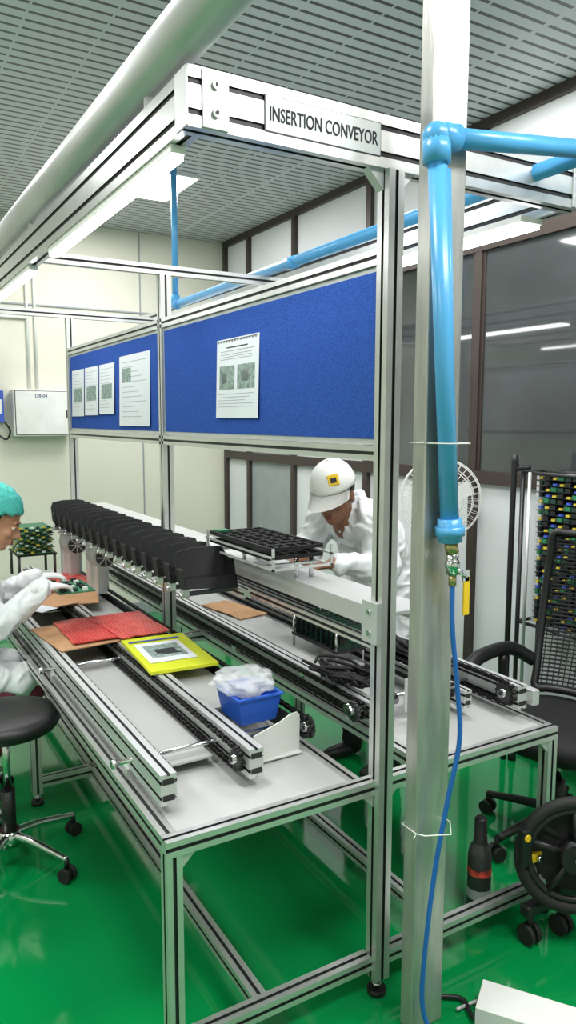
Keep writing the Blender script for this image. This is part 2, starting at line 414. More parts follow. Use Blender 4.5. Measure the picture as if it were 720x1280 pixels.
def rail(q,x0,x1,y0,y1,z0,z1):
    q.prof('y',y0,y1,x0,x1,z0,z1,1,2,m=ALU2,g=.009)
    q.box(x0+.006,x1-.006,y0-.001,y0,z0+.012,z0+.028,SLOT);q.box(x0+.006,x1-.006,y0-.001,y0,z1-.028,z1-.012,SLOT)
q=B('chain_conveyor')
rail(q,.645,.69,1.75,4.85,.70,.785)
rail(q,.915,.96,1.77,4.85,.70,.785)
chain(q,.90,1.82,4.8,.775,.715);sprocket(q,(.90,1.82,.745),.028)
chain(q,1.185,1.91,4.8,.775,.715);sprocket(q,(1.195,1.91,.745),.034);q.box(1.165,1.171,1.97,4.85,.70,.765,DSTEEL)
chain(q,.705,1.83,4.8,.752,.718)
for y in (1.98,2.9,3.8,4.6):
    q.cyl((.60,y,.735),(1.17,y,.735),.007,CHROME,10);q.cyl((.585,y,.735),(.60,y,.735),.013,CHROME,10)
    for x in (.667,.937,1.17): q.box(x-.03,x+.03,y+.02,y+.06,TZ-.003,.70,ALU2)
q.box(.97,1.145,2.2,4.85,.735,.742,TOP)
for y in (2.3,3.3,4.3): q.box(.99,1.13,y,y+.04,TZ-.003,.735,ALU2)
q.box(.72,.885,1.95,4.85,.70,.706,TOP)
for y in (1.98,): q.box(.70,.90,y+.05,y+.075,.69,.70,DSTEEL)
q.done()
q=B('chain_conveyor')
rail(q,1.445,1.49,1.88,4.85,.70,.765)
rail(q,1.955,2.0,1.75,4.85,.70,.785)
rail(q,1.80,1.835,1.85,4.85,.70,.765)
chain(q,1.94,1.79,4.8,.79,.715);sprocket(q,(1.94,1.80,.75),.034)
chain(q,1.43,1.95,4.8,.76,.712);sprocket(q,(1.405,1.96,.735),.032)
chain(q,1.785,1.92,4.8,.785,.73)
q.box(1.52,1.70,2.3,4.85,.745,.752,TOP)
for y in (2.0,2.9,3.8,4.6):
    q.cyl((1.44,y,.735),(2.04,y,.735),.007,CHROME,10)
    for x in (1.467,1.6,1.817,1.977): q.box(x-.025,x+.025,y+.02,y+.06,TZ-.003,.70,ALU2)
q.cyl((1.39,1.98,.735),(1.60,1.98,.735),.02,CHROME,16);q.cyl((1.44,2.35,.735),(1.60,2.35,.735),.012,CHROME,16)
q.box(1.60,1.80,1.93,1.935,.70,.82,ALU2,.001)
q.box(2.0,2.03,1.72,1.82,.715,.77,ALU2,.003)
q.done()
q=B('metal_guard_plate')
q.prism([(.99,.676),(1.165,.676),(1.165,.79),(1.155,.80),(1.13,.80),(1.09,.785),(.99,.765)],lambda u,v,a:(u,a+(u-.99)*.15,v),1.885,1.889,WHITE)
q.box(.99,1.16,1.887,1.96,.675,.679,WHITE);q.done()

def sheet(name,cx,cy,z,lx,ly,th,ang,m,wav=.0,extra=None):
    q=B(name);t=bmesh.new();n=16
    top=[[t.verts.new((cx+(i/n-.5)*lx,cy+(j/n-.5)*ly,z+th+wav*noise.noise(Vector((i*.35,j*.35,cx*9))))) for j in range(n+1)] for i in range(n+1)]
    bot=[[t.verts.new((v.co.x,v.co.y,v.co.z-th)) for v in r] for r in top]
    for i in range(n):
        for j in range(n):
            t.faces.new((top[i][j],top[i+1][j],top[i+1][j+1],top[i][j+1]));t.faces.new((bot[i][j],bot[i][j+1],bot[i+1][j+1],bot[i+1][j]))
    for i in range(n):
        t.faces.new((top[i][0],bot[i][0],bot[i+1][0],top[i+1][0]));t.faces.new((top[i][n],top[i+1][n],bot[i+1][n],bot[i][n]))
        t.faces.new((top[0][i],top[0][i+1],bot[0][i+1],bot[0][i]));t.faces.new((top[n][i],bot[n][i],bot[n][i+1],top[n][i+1]))
    q.merge(t,m,False)
    if extra: extra(q)
    bmesh.ops.transform(q.bm,matrix=rz((cx,cy,0),ang),verts=q.bm.verts)
    return q.done()
sheet('cardboard_sheet',.885,3.15,.788,.46,.40,.004,math.radians(6),CARD,.003)
sheet('red_bubble_wrap',.94,3.16,.798,.40,.38,.005,math.radians(-1),RED,.004)
sheet('red_bubble_wrap',1.02,3.10,.806,.22,.34,.004,math.radians(4),RED,.004)
sheet('cardboard_sheet',.86,3.95,.790,.50,.50,.004,math.radians(-15),CARD,.006)
sheet('cardboard_sheet',.76,3.72,.800,.30,.24,.004,math.radians(18),CARD,.006)
sheet('red_bubble_wrap',1.0,4.22,.806,.26,.30,.006,math.radians(8),RED,.010)
sheet('paper_label',.74,3.60,.808,.10,.14,.001,math.radians(30),PAPER,.0)
def book(q):
    q.box(.93,1.115,2.57,2.82,.802,.8035,PAPER);q.box(.955,1.095,2.62,2.78,.8036,.8042,PHOTO)
    q.box(.985,1.065,2.665,2.72,.8043,.8048,INKD);q.box(1.0,1.08,2.65,2.665,.8043,.8048,DSTEEL)
    q.box(.92,1.13,2.85,2.865,.8021,.8032,COMPB)
sheet('yellow_booklet',1.035,2.70,.788,.26,.44,.012,math.radians(-4),YELB,.0,book)
q=B('blue_parts_bin')
c=(1.075,2.085)
t=bmesh.new()
def ringr(z,a,b_): return [t.verts.new((c[0]+sx*a,c[1]+sy*b_,z)) for sx,sy in ((-1,-1),(1,-1),(1,1),(-1,1))]
o0=ringr(.745,.062,.07);o1=ringr(.83,.075,.085);o2=ringr(.83,.081,.091);o3=ringr(.836,.081,.091);i1=ringr(.836,.071,.081);i0=ringr(.75,.058,.066)
for a,b_ in ((o0,o1),(o1,o2),(o2,o3),(o3,i1),(i1,i0)):
    for k in range(4): t.faces.new((a[k],a[(k+1)%4],b_[(k+1)%4],b_[k]))
t.faces.new(o0[::-1]);t.faces.new(i0);bmesh.ops.recalc_face_normals(t,faces=t.faces[:]);q.merge(t,BLUEB)
t=bmesh.new();bmesh.ops.create_icosphere(t,subdivisions=4,radius=1)
for v in t.verts:
    n_=noise.noise(v.co*2.2)*.35+noise.noise(v.co*5)*.18
    v.co=v.co*(1+n_);v.co=Vector((c[0]-.005+v.co.x*.095,c[1]+.02+v.co.y*.10,.856+v.co.z*.038))
q.merge(t,BAG,True)
q.box(c[0]-.05,c[0]+.05,c[1]-.055,c[1]+.055,.745,.752,BLUEB)
q.done()

# ---------------------------------------------------------------- black ESD bins row
q=B('row_of_black_card_bins')
y=2.42
lean=lambda u,v,a,y:(u,y+a+(v-1.1)*.45,v)
while y<4.36:
    poly=[(.995,1.12),(1.205,1.10),(1.21,1.19),(1.195,1.225),(1.165,1.232),(1.07,1.232),(1.01,1.222),(.997,1.195)]
    q.prism(poly,lambda u,v,a,y=y:lean(u,v,a,y),.05,.057,BLKG)
    q.prism([(1.0,1.105),(1.205,1.09),(1.21,1.135),(1.0,1.135)],lambda u,v,a,y=y:lean(u,v,a,y),.0,.052,BLKG)
    q.prism([(1.195,1.10),(1.205,1.10),(1.21,1.19),(1.20,1.19)],lambda u,v,a,y=y:lean(u,v,a,y),.0,.05,BLKG)
    q.prism([(.997,1.11),(1.004,1.11),(1.004,1.17),(.997,1.165)],lambda u,v,a,y=y:lean(u,v,a,y),.0,.05,BLKG)
    q.box(.992,1.02,y+.01,y+.035,1.07,1.104,CHROME,.003);q.cyl((.985,y+.022,1.08),(.992,y+.022,1.08),.009,CHROME,8)
    q.box(1.02,1.2,y+.015,y+.03,1.075,1.09,DSTEEL)
    y+=.128
q.prof('y',2.38,4.5,1.205,1.24,1.055,1.09)
for yy in (2.5,3.27,4.4): q.box(1.235,PX+.005,yy,yy+.03,1.06,1.085,ALU2)
q.done()
q=B('black_lattice_tray')
x0,x1,y0,y1=1.19,1.41,2.16,2.63
for zz in (1.232,1.262):
    for x in (x0,x1-.01): q.box(x,x+.01,y0,y1,zz,zz+.014,BLKM)
    for i in range(9):
        yy=y0+(y1-y0-.010)*i/8;q.box(x0,x1,yy,yy+.010,zz,zz+.012,BLKM)
    for i in range(1,5):
        xx=x0+(x1-x0)*i/5;q.box(xx-.004,xx+.004,y0,y1,zz,zz+.012,BLKM)
    for i in range(8):
        yy=y0+(y1-y0)*(i+.5)/8
        for j in range(5):
            if (i*2+j)%3==0: q.box(x0+.01+j*.043,x0+.04+j*.043,yy-.018,yy+.02,zz,zz+.005,BLKM)
for x in (x0-.01,x1): 
    for zz in (1.205,1.245): q.box(x,x+.008,y0-.05,y1+.02,zz,zz+.006,ALU2)
    for yy in (y0-.05,y1): q.box(x,x+.008,yy,yy+.008,1.205,1.28,ALU2)
for yy in (y0-.05,y1+.01): q.box(x0-.01,x1+.008,yy,yy+.008,1.205,1.212,ALU2)
for yy in (y0+.02,y1-.05): q.cyl((1.38,yy+.01,1.155),(1.38,yy+.01,1.232),.008,CHROME,8);q.cyl((1.32,yy+.01,1.155),(1.32,yy+.01,1.232),.008,CHROME,8);q.box(x0,x1,yy,yy+.02,1.205,1.212,ALU2)
q.box(1.2,1.25,2.57,2.62,1.275,1.282,PCB)
q.done()
q=B('circuit_board_rack')
q.box(1.58,1.72,2.32,2.66,.80,.81,DSTEEL)
for i in range(9):
    yy=2.335+i*.038;q.box(1.59,1.71,yy,yy+.003,.81,.90,PCBD)
    for j in range(2): q.box(1.60+j*.05,1.63+j*.05,yy-.012,yy,.84,.87+.02*(j%2),PCB if j%2 else BLK)
for x in (1.585,1.715):
    for y_ in (2.33,2.65): q.cyl((x,y_,.752),(x,y_,.90),.005,CHROME,8)
q.done()
# stack of thin boards lying flat on a small stand
q=B('circuit_board_stack')
for x in(.80,1.0):
    for y_ in (4.40,4.64): q.cyl((x,y_,.785),(x,y_,.93),.008,DSTEEL,8)
q.box(.79,1.01,4.38,4.66,.925,.935,BLK)
for i in range(11):
    z=.937+i*.014;dx=.006*((i*7)%3);dy=.008*((i*5)%3)
    q.box(.795+dx,.99+dx,4.385+dy,4.64+dy,z,z+.003,PCB)
    for j in range(6): q.box(.805+j*.031+dx,.823+j*.031+dx,4.390+dy,4.41+dy,z+.003,z+.011,(WHITE,BLK,COMP,PCBD)[(i+j)%4])
    for j in range(6): q.box(.797+dx,.81+dx,4.42+j*.034+dy,4.44+j*.034+dy,z+.003,z+.011,(WHITE,PCBD,COMP)[(i+j)%3])
q.done()
for (mx_,my_) in ((1.10,4.30),(1.125,3.84)):
    zc=1.0
    q=B('gear_motor')
    q.cyl((mx_-.02,my_-.09,zc),(mx_,my_+.12,zc),.054,ALU2,28)
    for k in range(8): q.cyl((mx_-.02,my_-.085+k*.02,zc),(mx_-.02,my_-.079+k*.02,zc),.061,ALU2,28)
    q.cyl((mx_-.02,my_-.105,zc),(mx_-.02,my_-.09,zc),.048,DSTEEL,24)
    for k in range(8):
        a=math.pi*k/4;q.box(mx_-.02-.003,mx_-.02+.003,my_-.108,my_-.105,zc,zc+.046,ALU2,mtx=Matrix.Translation((mx_-.02,0,zc))@Matrix.Rotation(a,4,'Y')@Matrix.Translation((-mx_+.02,0,-zc)))
    q.box(mx_-.06,mx_+.045,my_+.06,my_+.13,.79,1.04,ALU2,.006);q.box(mx_-.04,mx_+.01,my_-.02,my_+.08,.79,.95,ALU2,.003)
    q.done()
q=B('pink_cup');q.cyl((.86,3.98,.80),(.86,3.98,.90),.03,PINK,20,r2=.034,cap=True);q.cyl((.86,3.98,.899),(.86,3.98,.902),.03,DSTEEL,20);q.done()

q=B('cable_heap')
random.seed(9)
for k in range(10):
    cx,cy=1.50+random.uniform(-.05,.05),2.12+random.uniform(-.10,.14)
    pts=[(cx+random.uniform(-.07,.07),cy+random.uniform(-.1,.1),.778+random.uniform(0,.03)) for _ in range(7)]
    q.tube(pts,.006,BLKM,6,5)
q.box(1.50,1.60,2.05,2.2,.768,.79,BLK,.004)
q.done()
q=B('cable_heap')
for k in range(8):
    cx,cy=1.87+random.uniform(-.03,.03),2.3+random.uniform(-.25,.35)
    pts=[(cx+random.uniform(-.04,.05),cy+random.uniform(-.15,.15),.80+random.uniform(0,.03)) for _ in range(6)]
    q.tube(pts,.006,BLKM,6,5)
q.box(1.84,1.95,2.2,2.6,.787,.80,BLK,.004)
q.done()
sheet('cardboard_sheet',1.62,3.3,.757,.16,.35,.004,math.radians(8),CARD,.004)

# ---------------------------------------------------------------- distribution box
q=B('distribution_box');q.box(1.12,1.56,Y1-.13,Y1,1.575,1.94,WHITE,.006);q.box(1.13,1.55,Y1-.133,Y1-.13,1.585,1.93,DSTEEL);q.box(1.135,1.545,Y1-.138,Y1-.133,1.59,1.925,WHITE,.003)
q.box(1.52,1.53,Y1-.142,Y1-.137,1.72,1.78,SLOT);q.box(1.28,1.38,Y1-.1395,Y1-.1375,1.868,1.912,PAPER)
q.mesh(textmesh('DB-04',.036,Matrix.Translation((1.33,Y1-.140,1.89))@Matrix.Rotation(math.pi/2,4,'X')),INKD,False)
for x in (1.27,1.33): q.cyl((x,Y1-.012,1.94),(x,Y1-.012,ZC),.011,WHITE,10)
q.done()
q=B('wall_socket_box');q.box(.98,1.06,Y1-.07,Y1,1.68,1.93,COMPB,.006);q.box(.995,1.045,Y1-.075,Y1-.07,1.75,1.86,WHITE,.003)
q.tube([(1.05,Y1-.05,1.7),(1.1,Y1-.06,1.62),(1.07,Y1-.05,1.55),(1.0,Y1-.04,1.6)],.008,BLK,6);q.done()
q=B('cable_conduit');q.cyl((.2,Y1-.02,2.5),(1.27,Y1-.02,2.5),.011,WHITE,10);q.done()

# ---------------------------------------------------------------- stool
def stool(cx,cy,zs,ang=0):
    q=B('swivel_stool')
    t=bmesh.new();prof=[(0,zs-.07),(.15,zs-.07),(.19,zs-.06),(.205,zs-.035),(.198,zs-.012),(.165,zs),(.08,zs+.004),(0,zs+.002)]
    n=40;R_=[[t.verts.new((cx+r*math.cos(2*math.pi*i/n),cy+r*math.sin(2*math.pi*i/n),z)) for i in range(n)] for r,z in prof[1:-1]]
    for a,b_ in zip(R_,R_[1:]):
        for i in range(n): t.faces.new((a[i],a[(i+1)%n],b_[(i+1)%n],b_[i]))
    t.faces.new(R_[0][::-1]);t.faces.new(R_[-1]);q.merge(t,BLK,True)
    q.cyl((cx,cy,.12),(cx,cy,.3),.027,BLK);q.cyl((cx,cy,.3),(cx,cy,zs-.06),.014,CHROME)
    q.cyl((cx,cy,.08),(cx,cy,.14),.04,CHROME);q.tube([(cx+.02,cy,zs-.08),(cx+.14,cy-.06,zs-.09)],.006,BLK,6)
    for k in range(5):
        a=ang+2*math.pi*k/5;d=Vector((math.cos(a),math.sin(a),0));c=Vector((cx,cy,0))
        q.tube([c+Vector((0,0,.12)),c+d*.1+Vector((0,0,.118)),c+d*.2+Vector((0,0,.10)),c+d*.275+Vector((0,0,.085))],.017,CHROME,10,taper=.65)
        e=c+d*.275;q.cyl(e+Vector((0,0,.05)),e+Vector((0,0,.09)),.009,BLK,8)
        s_=Vector((-d.y,d.x,0))
        for o in (-.016,.016): q.cyl(e+s_*(o-.008)+Vector((0,0,.027)),e+s_*(o+.008)+Vector((0,0,.027)),.027,RUB,18)
        q.cyl(e+s_*-.018+Vector((0,0,.032)),e+s_*.018+Vector((0,0,.032)),.02,BLK,12)
    return q.done()
stool(.445,2.87,.61,-.95)
stool(.28,3.45,.49,.3)

# ---------------------------------------------------------------- office chair (right)
def office_chair(cx,cy,ang):
    q=B('mesh_office_chair')
    t=bmesh.new();n=36;pr=[(.20,.42),(.25,.43),(.275,.47),(.265,.505),(.22,.525),(.1,.52)]
    rr=[]
    for r,z in pr:
        ring=[]
        for i in range(n):
            a=2*math.pi*i/n;ca,sa=math.cos(a),math.sin(a)
            e=.7;ring.append(t.verts.new((r*math.copysign(abs(ca)**e,ca),r*math.copysign(abs(sa)**e,sa),z)))
        rr.append(ring)
    for a,b_ in zip(rr,rr[1:]):
        for i in range(n): t.faces.new((a[i],a[(i+1)%n],b_[(i+1)%n],b_[i]))
    t.faces.new(rr[0][::-1]);t.faces.new(rr[-1]);q.merge(t,BLKM,True)
    def bp(u,v):
        wd=.20+.035*math.sin(v*math.pi*.9)
        return (.19+.12*v+.05*math.sin(v*3.0)-.05*(u*u)*1.2+.02, u*wd, .56+.66*v)
    for i in range(41):
        v=i/40;q.tube([bp(-1+.2*k,v) for k in range(11)],.0045,MESHM,5,1)
    for i in range(21):
        u=-1+i/10;q.tube([bp(u,.1*k) for k in range(11)],.0026,MESHM,5,2)
    edge=[bp(-1,.1*k) for k in range(11)]+[bp(-1+.2*k,1) for k in range(1,11)]+[bp(1,1-.1*k) for k in range(1,11)]+[bp(1-.2*k,0) for k in range(1,11)]
    q.tube(edge,.017,BLK,8,3)
    q.tube([(.12,0,.42),(.26,0,.45),(.33,0,.6),(.36,0,.85)],.03,BLK,8)
    for s_ in (-1,1):
        q.tube([(.05,s_*.2,.45),(.06,s_*.29,.5),(.05,s_*.3,.70)],.02,BLK,8)
        q.tube([(.2,s_*.24,.66),(.1,s_*.30,.72),(-.1,s_*.31,.725),(-.2,s_*.30,.70)],.03,BLK,10)
    q.cyl((0,0,.12),(0,0,.26),.03,BLK);q.cyl((0,0,.26),(0,0,.44),.016,CHROME);q.box(-.1,.12,-.09,.09,.38,.43,BLK,.01)
    for k in range(5):
        a=.35+2*math.pi*k/5;d=Vector((math.cos(a),math.sin(a),0))
        q.tube([Vector((0,0,.13)),d*.12+Vector((0,0,.12)),d*.31+Vector((0,0,.085))],.024,BLK,8,taper=.6)
        e=d*.31;s_=Vector((-d.y,d.x,0));q.cyl(e+Vector((0,0,.04)),e+Vector((0,0,.09)),.01,BLK,8)
        for o in (-.017,.017): q.cyl(e+s_*(o-.009)+Vector((0,0,.029)),e+s_*(o+.009)+Vector((0,0,.029)),.029,RUB,18)
    bmesh.ops.transform(q.bm,matrix=Matrix.Translation((cx,cy,0))@Matrix.Rotation(ang,4,'Z'),verts=q.bm.verts)
    return q.done()
office_chair(2.395,1.92,math.radians(12))

# ---------------------------------------------------------------- PCB magazine rack
q=B('circuit_board_magazine_rack')
xa,xb,ya,yb=2.80,2.95,2.10,2.53
for x in (xa,xb):
    for y_ in (ya,yb): q.cyl((x,y_,.05),(x,y_,1.46),.011,DSTEEL,10);q.cyl((x,y_,0),(x,y_,.05),.02,RUB,12)
for z in (.3,.72,1.455):
    for y_ in (ya,yb): q.cyl((xa,y_,z),(xb,y_,z),.009,DSTEEL,8)
    for x in (xa,xb): q.cyl((x,ya,z),(x,yb,z),.009,DSTEEL,8)
q.tube([(xa-.03,yb+.03,.0),(xa-.03,yb+.03,1.42),(xa-.02,yb+.02,1.47),(xa,yb-.04,1.48)],.014,BLK,8)
q.tube([(xa-.02,yb-.06,.30),(xa-.02,yb-.06,1.46)],.008,ALU2,8)
for i in range(26):
    z=.74+i*.0275
    q.box(xa+.01,xb-.01,ya+.02,yb-.09,z,z+.003,PCBD)
    q.box(xa,xa+.004,yb-.1,yb-.085,z,z+.02,ALU2)
    for j in range(8):
        yy=ya+.035+j*.040;kk=(i*5+j*3)%7;m_=(COMP,PCBD,COMPB,BLK,PCB,BLK,COMP)[kk]
        q.box(xa+.004,xa+.03,yy,yy+(.020 if kk in(0,2,6) else .03),z+.003,z+(.013 if kk in (0,2,6) else .022),m_)
q.box(xa+.06,xa+.07,ya+.02,yb-.09,.72,1.45,BLKM)
q.box(xa,xb,ya,yb,.3,.32,DSTEEL)
q.done()

# ---------------------------------------------------------------- pedestal fan
q=B('pedestal_fan')
fc=Vector((2.70,3.0,1.29));ax=Vector((-.75,-.66,.0)).normalized()
for k,(rr,off) in enumerate([(.215,0),(.21,.03),(.21,-.03),(.17,.055),(.12,.068),(.07,.075),(.17,-.055),(.12,-.068)]):
    q.torus(fc+ax*off,ax,rr,.0025,WHITE,48,6)
sd=ax.cross(Vector((0,0,1))).normalized();up=Vector((0,0,1))
for k in range(36):
    a=2*math.pi*k/36;d=sd*math.cos(a)+up*math.sin(a)
    q.tube([fc+d*.03+ax*.078,fc+d*.12+ax*.068,fc+d*.17+ax*.055,fc+d*.21+ax*.03,fc+d*.215,fc+d*.21-ax*.03,fc+d*.12-ax*.068,fc+d*.04-ax*.075],.0012,WHITE,4,1)
q.cyl(fc+ax*.07,fc+ax*.085,.035,WHITE,20)
q.cyl(fc-ax*.08,fc-ax*.17,.05,WHITE,20,r2=.035)
for k in range(3):
    a=2*math.pi*k/3+.4;d=sd*math.cos(a)+up*math.sin(a);e=sd*math.cos(a+.9)+up*math.sin(a+.9)
    t=bmesh.new();vs=[t.verts.new(p) for p in (fc+d*.03-ax*.01,fc+d*.17-ax*.015,fc+(d+e).normalized()*.18+ax*.015,fc+e*.08+ax*.015)];t.faces.new(vs);bmesh.ops.solidify(t,geom=t.faces[:],thickness=.003);q.merge(t,WHITE)
pp=fc-ax*.12
q.cyl((pp.x,pp.y,.03),(pp.x,pp.y,1.28),.013,WHITE,12);q.cyl((pp.x,pp.y,0),(pp.x,pp.y,.03),.16,WHITE,32)
q.done()

# ---------------------------------------------------------------- floor trolley with big wheel
q=B('wheeled_trolley')
c=Vector((1.935,1.47,.315));ax=Vector((-.55,-.83,.05)).normalized()
q.torus(c,ax,.175,.020,RUB,48,12);q.torus(c,ax,.148,.012,BLK,48,8)
sd=ax.cross(Vector((0,0,1))).normalized();up=sd.cross(ax)
for k in range(5):
    a=2*math.pi*k/5+.3;d=sd*math.cos(a)+up*math.sin(a)
    q.tube([c+d*.02,c+d*.15],.012,BLK,8)
q.cyl(c-ax*.03,c+ax*.03,.05,BLK,24);q.cyl(c+ax*.03,c+ax*.045,.014,CHROME,6)
q.cyl(c-ax*.03,c-ax*.025,.13,BLKM,32)
bq=c-ax*.05
q.tube([bq,bq-sd*.02+up*.0,bq+Vector((-.10,.05,.09))],.018,BLK,8)
q.box(1.80,1.92,1.545,1.565,.28,.31,YEL,.002);q.box(1.77,1.81,1.535,1.56,.28,.41,BLK,.006);q.cyl((1.785,1.53,.385),(1.785,1.55,.385),.012,YEL,8)
q.cyl((1.85,1.53,.295),(1.85,1.545,.295),.011,CHROME,6)
q.box(1.80,2.25,1.53,1.57,.10,.14,BLK,.008);q.box(1.93,1.99,1.52,1.56,.12,.32,BLK,.008);q.box(2.2,2.25,1.3,1.57,.10,.14,BLK,.008)
for (x,y_) in ((1.83,1.55),(1.96,1.53),(2.22,1.33)):
    q.cyl((x,y_,.06),(x,y_,.10),.012,BLK,8)
    for o in (-.015,.015): q.cyl((x+o-.008,y_,.034),(x+o+.008,y_,.034),.034,RUB,20)
q.done()
q=B('spray_bottle')
t=bmesh.new();n=24;pr=[(.0,.0),(.038,0),(.041,.006),(.041,.20),(.036,.228),(.024,.246),(.024,.265),(.022,.267),(.022,.33),(.017,.338),(0,.338)]
cx,cy=1.815,1.765
R_=[[t.verts.new((cx+r*math.cos(2*math.pi*i/n),cy+r*math.sin(2*math.pi*i/n),z)) for i in range(n)] for r,z in pr[1:-1]]
for k,(a,b_) in enumerate(zip(R_,R_[1:])):
    for i in range(n):
        f=t.faces.new((a[i],a[(i+1)%n],b_[(i+1)%n],b_[i]));f.smooth=True;f.material_index=q.mi(DSTEEL if k in(1,2,3) else BLK)
q.mi(BLK);t.faces.new(R_[0][::-1]);t.faces.new(R_[-1]);q.merge(t,None)
q.cyl((cx,cy,.135),(cx,cy,.16),.0416,LABEL,24,cap=False);q.cyl((cx,cy,.05),(cx,cy,.085),.0416,PANELG,24,cap=False)
q.done()
q=B('white_metal_tray');mm=rz((1.55,1.3,0),math.radians(35))
q.box(1.50,1.62,1.0,1.44,.05,.06,WHITE,.002,mtx=mm);q.box(1.50,1.505,1.0,1.44,.0,.05,WHITE,0,mtx=mm);q.box(1.615,1.62,1.0,1.44,.0,.05,WHITE,0,mtx=mm);q.box(1.505,1.615,1.435,1.44,0,.05,WHITE,0,mtx=mm)
q.done()
q=B('floor_cable')
q.tube([(1.40,1.52,.01),(1.46,1.47,.012),(1.44,1.40,.012),(1.5,1.36,.012),(1.47,1.30,.012)],.007,BLK,8);q.tube([(1.42,1.45,.01),(1.5,1.44,.012),(1.56,1.40,.02)],.005,GALV,8);q.done()

# ---------------------------------------------------------------- people
HEADP=[('e',(-.012,0,.035),(.098,.076,.092)),('e',(.018,0,-.02),(.074,.060,.09)),('e',(.045,0,-.082),(.036,.034,.026)),
 ('e',(.02,0,-.065),(.055,.05,.04)),('c',(.086,0,.012),.008,(.105,0,-.024),.0125),('e',(.095,.012,-.026),.008),('e',(.095,-.012,-.026),.008),
 ('e',(.082,0,.028),(.012,.045,.009)),('e',(.084,0,-.056),(.013,.024,.012)),('e',(.062,.035,-.02),(.02,.02,.02)),('e',(.062,-.035,-.02),(.02,.02,.02)),
 ('e',(-.008,.074,-.005),(.018,.010,.031)),('e',(-.008,-.074,-.005),(.018,.010,.031)),('c',(-.02,0,-.05),.052,(-.05,0,-.17),.056)]
def head(q,mtx,skin,style):
    q.mesh(blob(HEADP,.0060,3),skin,True,mtx)
    for s_ in (-1,1):
        q.ell((.078,s_*.030,.008),(.009,.013,.008),EYEW,12,mtx);q.ell((.0845,s_*.029,.006),(.004,.006,.006),HAIR,10,mtx)
        q.ell((.081,s_*.031,.013),(.009,.015,.005),skin,12,mtx)
        q.ell((.086,s_*.032,.030),(.006,.02,.0035),HAIR,12,mtx)
    q.ell((.0925,0,-.052),(.006,.021,.004),LIP,12,mtx);q.ell((.0915,0,-.060),(.007,.018,.005),LIP,12,mtx)
    t=bmesh.new();bmesh.ops.create_uvsphere(t,u_segments=32,v_segments=24,radius=1)
    bmesh.ops.transform(t,matrix=Matrix.Translation((-.018,0,.035))@Matrix.Diagonal((.101,.081,.1,1)),verts=t.verts)
    kill=[v for v in t.verts if v.co.x>.045-(.05-v.co.z)*.6 and v.co.z<.09 or v.co.z<-.055]
    bmesh.ops.delete(t,geom=kill,context='VERTS');q.merge(t,HAIR,True,mtx)
    if style=='cap':
        t=bmesh.new();bmesh.ops.create_uvsphere(t,u_segments=36,v_segments=24,radius=1)
        bmesh.ops.transform(t,matrix=Matrix.Translation((-.008,0,.045))@Matrix.Diagonal((.112,.092,.106,1)),verts=t.verts)
        bmesh.ops.delete(t,geom=[v for v in t.verts if v.co.z<.035],context='VERTS')
        bmesh.ops.solidify(t,geom=t.faces[:],thickness=.003);q.merge(t,CAPW,True,mtx)
        t=bmesh.new();rows=[]
        for i in range(8):
            f=i/7;row=[]
            for j in range(21):
                a=math.radians(-72+144*j/20)
                xx=-.008+.110*math.cos(a)+f*.085*math.cos(a*1.05);yy=.090*math.sin(a)*(1-.02*f)
                zz=.045-.028*f-.9*yy*yy*2.2*(.4+f*.6)
                row.append(t.verts.new((xx,yy,zz)))
            rows.append(row)
        for a,b_ in zip(rows,rows[1:]):
            for j in range(20): t.faces.new((a[j],a[j+1],b_[j+1],b_[j]))
        bmesh.ops.solidify(t,geom=t.faces[:],thickness=.004);q.merge(t,CAPW,True,mtx)
        q.ell((-.008,0,.152),(.008,.008,.005),CAPW,10,mtx)
        pm=mtx@Matrix.Translation((-.008,0,.045))@Matrix.Rotation(math.radians(30),4,'Z')@Matrix.Rotation(math.radians(-30),4,'Y')
        q.box(.1,.109,-.022,.022,-.02,.024,YEL,.003,pm);q.box(.1088,.110,-.012,.012,-.01,.01,BLK,0,pm)
    else:
        t=bmesh.new();bmesh.ops.create_uvsphere(t,u_segments=48,v_segments=30,radius=1)
        for v in t.verts:
            k=1+.05*noise.noise(v.co*7)
            v.co=Vector((-.03+v.co.x*.118*k,v.co.y*.1*k,.055+v.co.z*.105*k))
        bmesh.ops.delete(t,geom=[v for v in t.verts if v.co.z<.03+.35*v.co.x],context='VERTS')
        bmesh.ops.solidify(t,geom=t.faces[:],thickness=.003);q.merge(t,TEAL,True,mtx)
def hand(q,mtx,m,curl=.5,side=1):
    P=[('e',(.045,0,0),(.05,.040,.016)),('e',(.07,0,.001),(.026,.039,.013)),('c',(-.03,0,0),.026,(.015,0,0),.028)]
    for y_,L,dy in ((.030,.070,.06),(.010,.080,.02),(-.011,.074,-.03),(-.030,.058,-.09)):
        p=Vector((.082,y_,0));a=curl*.4;r=.0092
        for k,f in enumerate((.45,.3,.25)):
            d=Vector((math.cos(a),dy,-math.sin(a))).normalized();e=p+d*L*f
            P.append(('c',tuple(p),r,tuple(e),r-.0009));p=e;r-=.0009;a+=curl
    s_=side
    P+= [('c',(.015,s_*.028,-.004),.014,(.048,s_*.055,-.016),.0115),('c',(.048,s_*.055,-.016),.011,(.078,s_*.060,-.030),.0088)]
    q.mesh(blob(P,.0045,2),m,True,mtx)
def frame(p,fwd,upv,sc=1.):
    f=Vector(fwd).normalized();l=Vector(upv).cross(f).normalized();u=f.cross(l)
    M_=Matrix((f,l,u)).transposed().to_4x4();return Matrix.Translation(p)@M_@Matrix.Scale(sc,4)

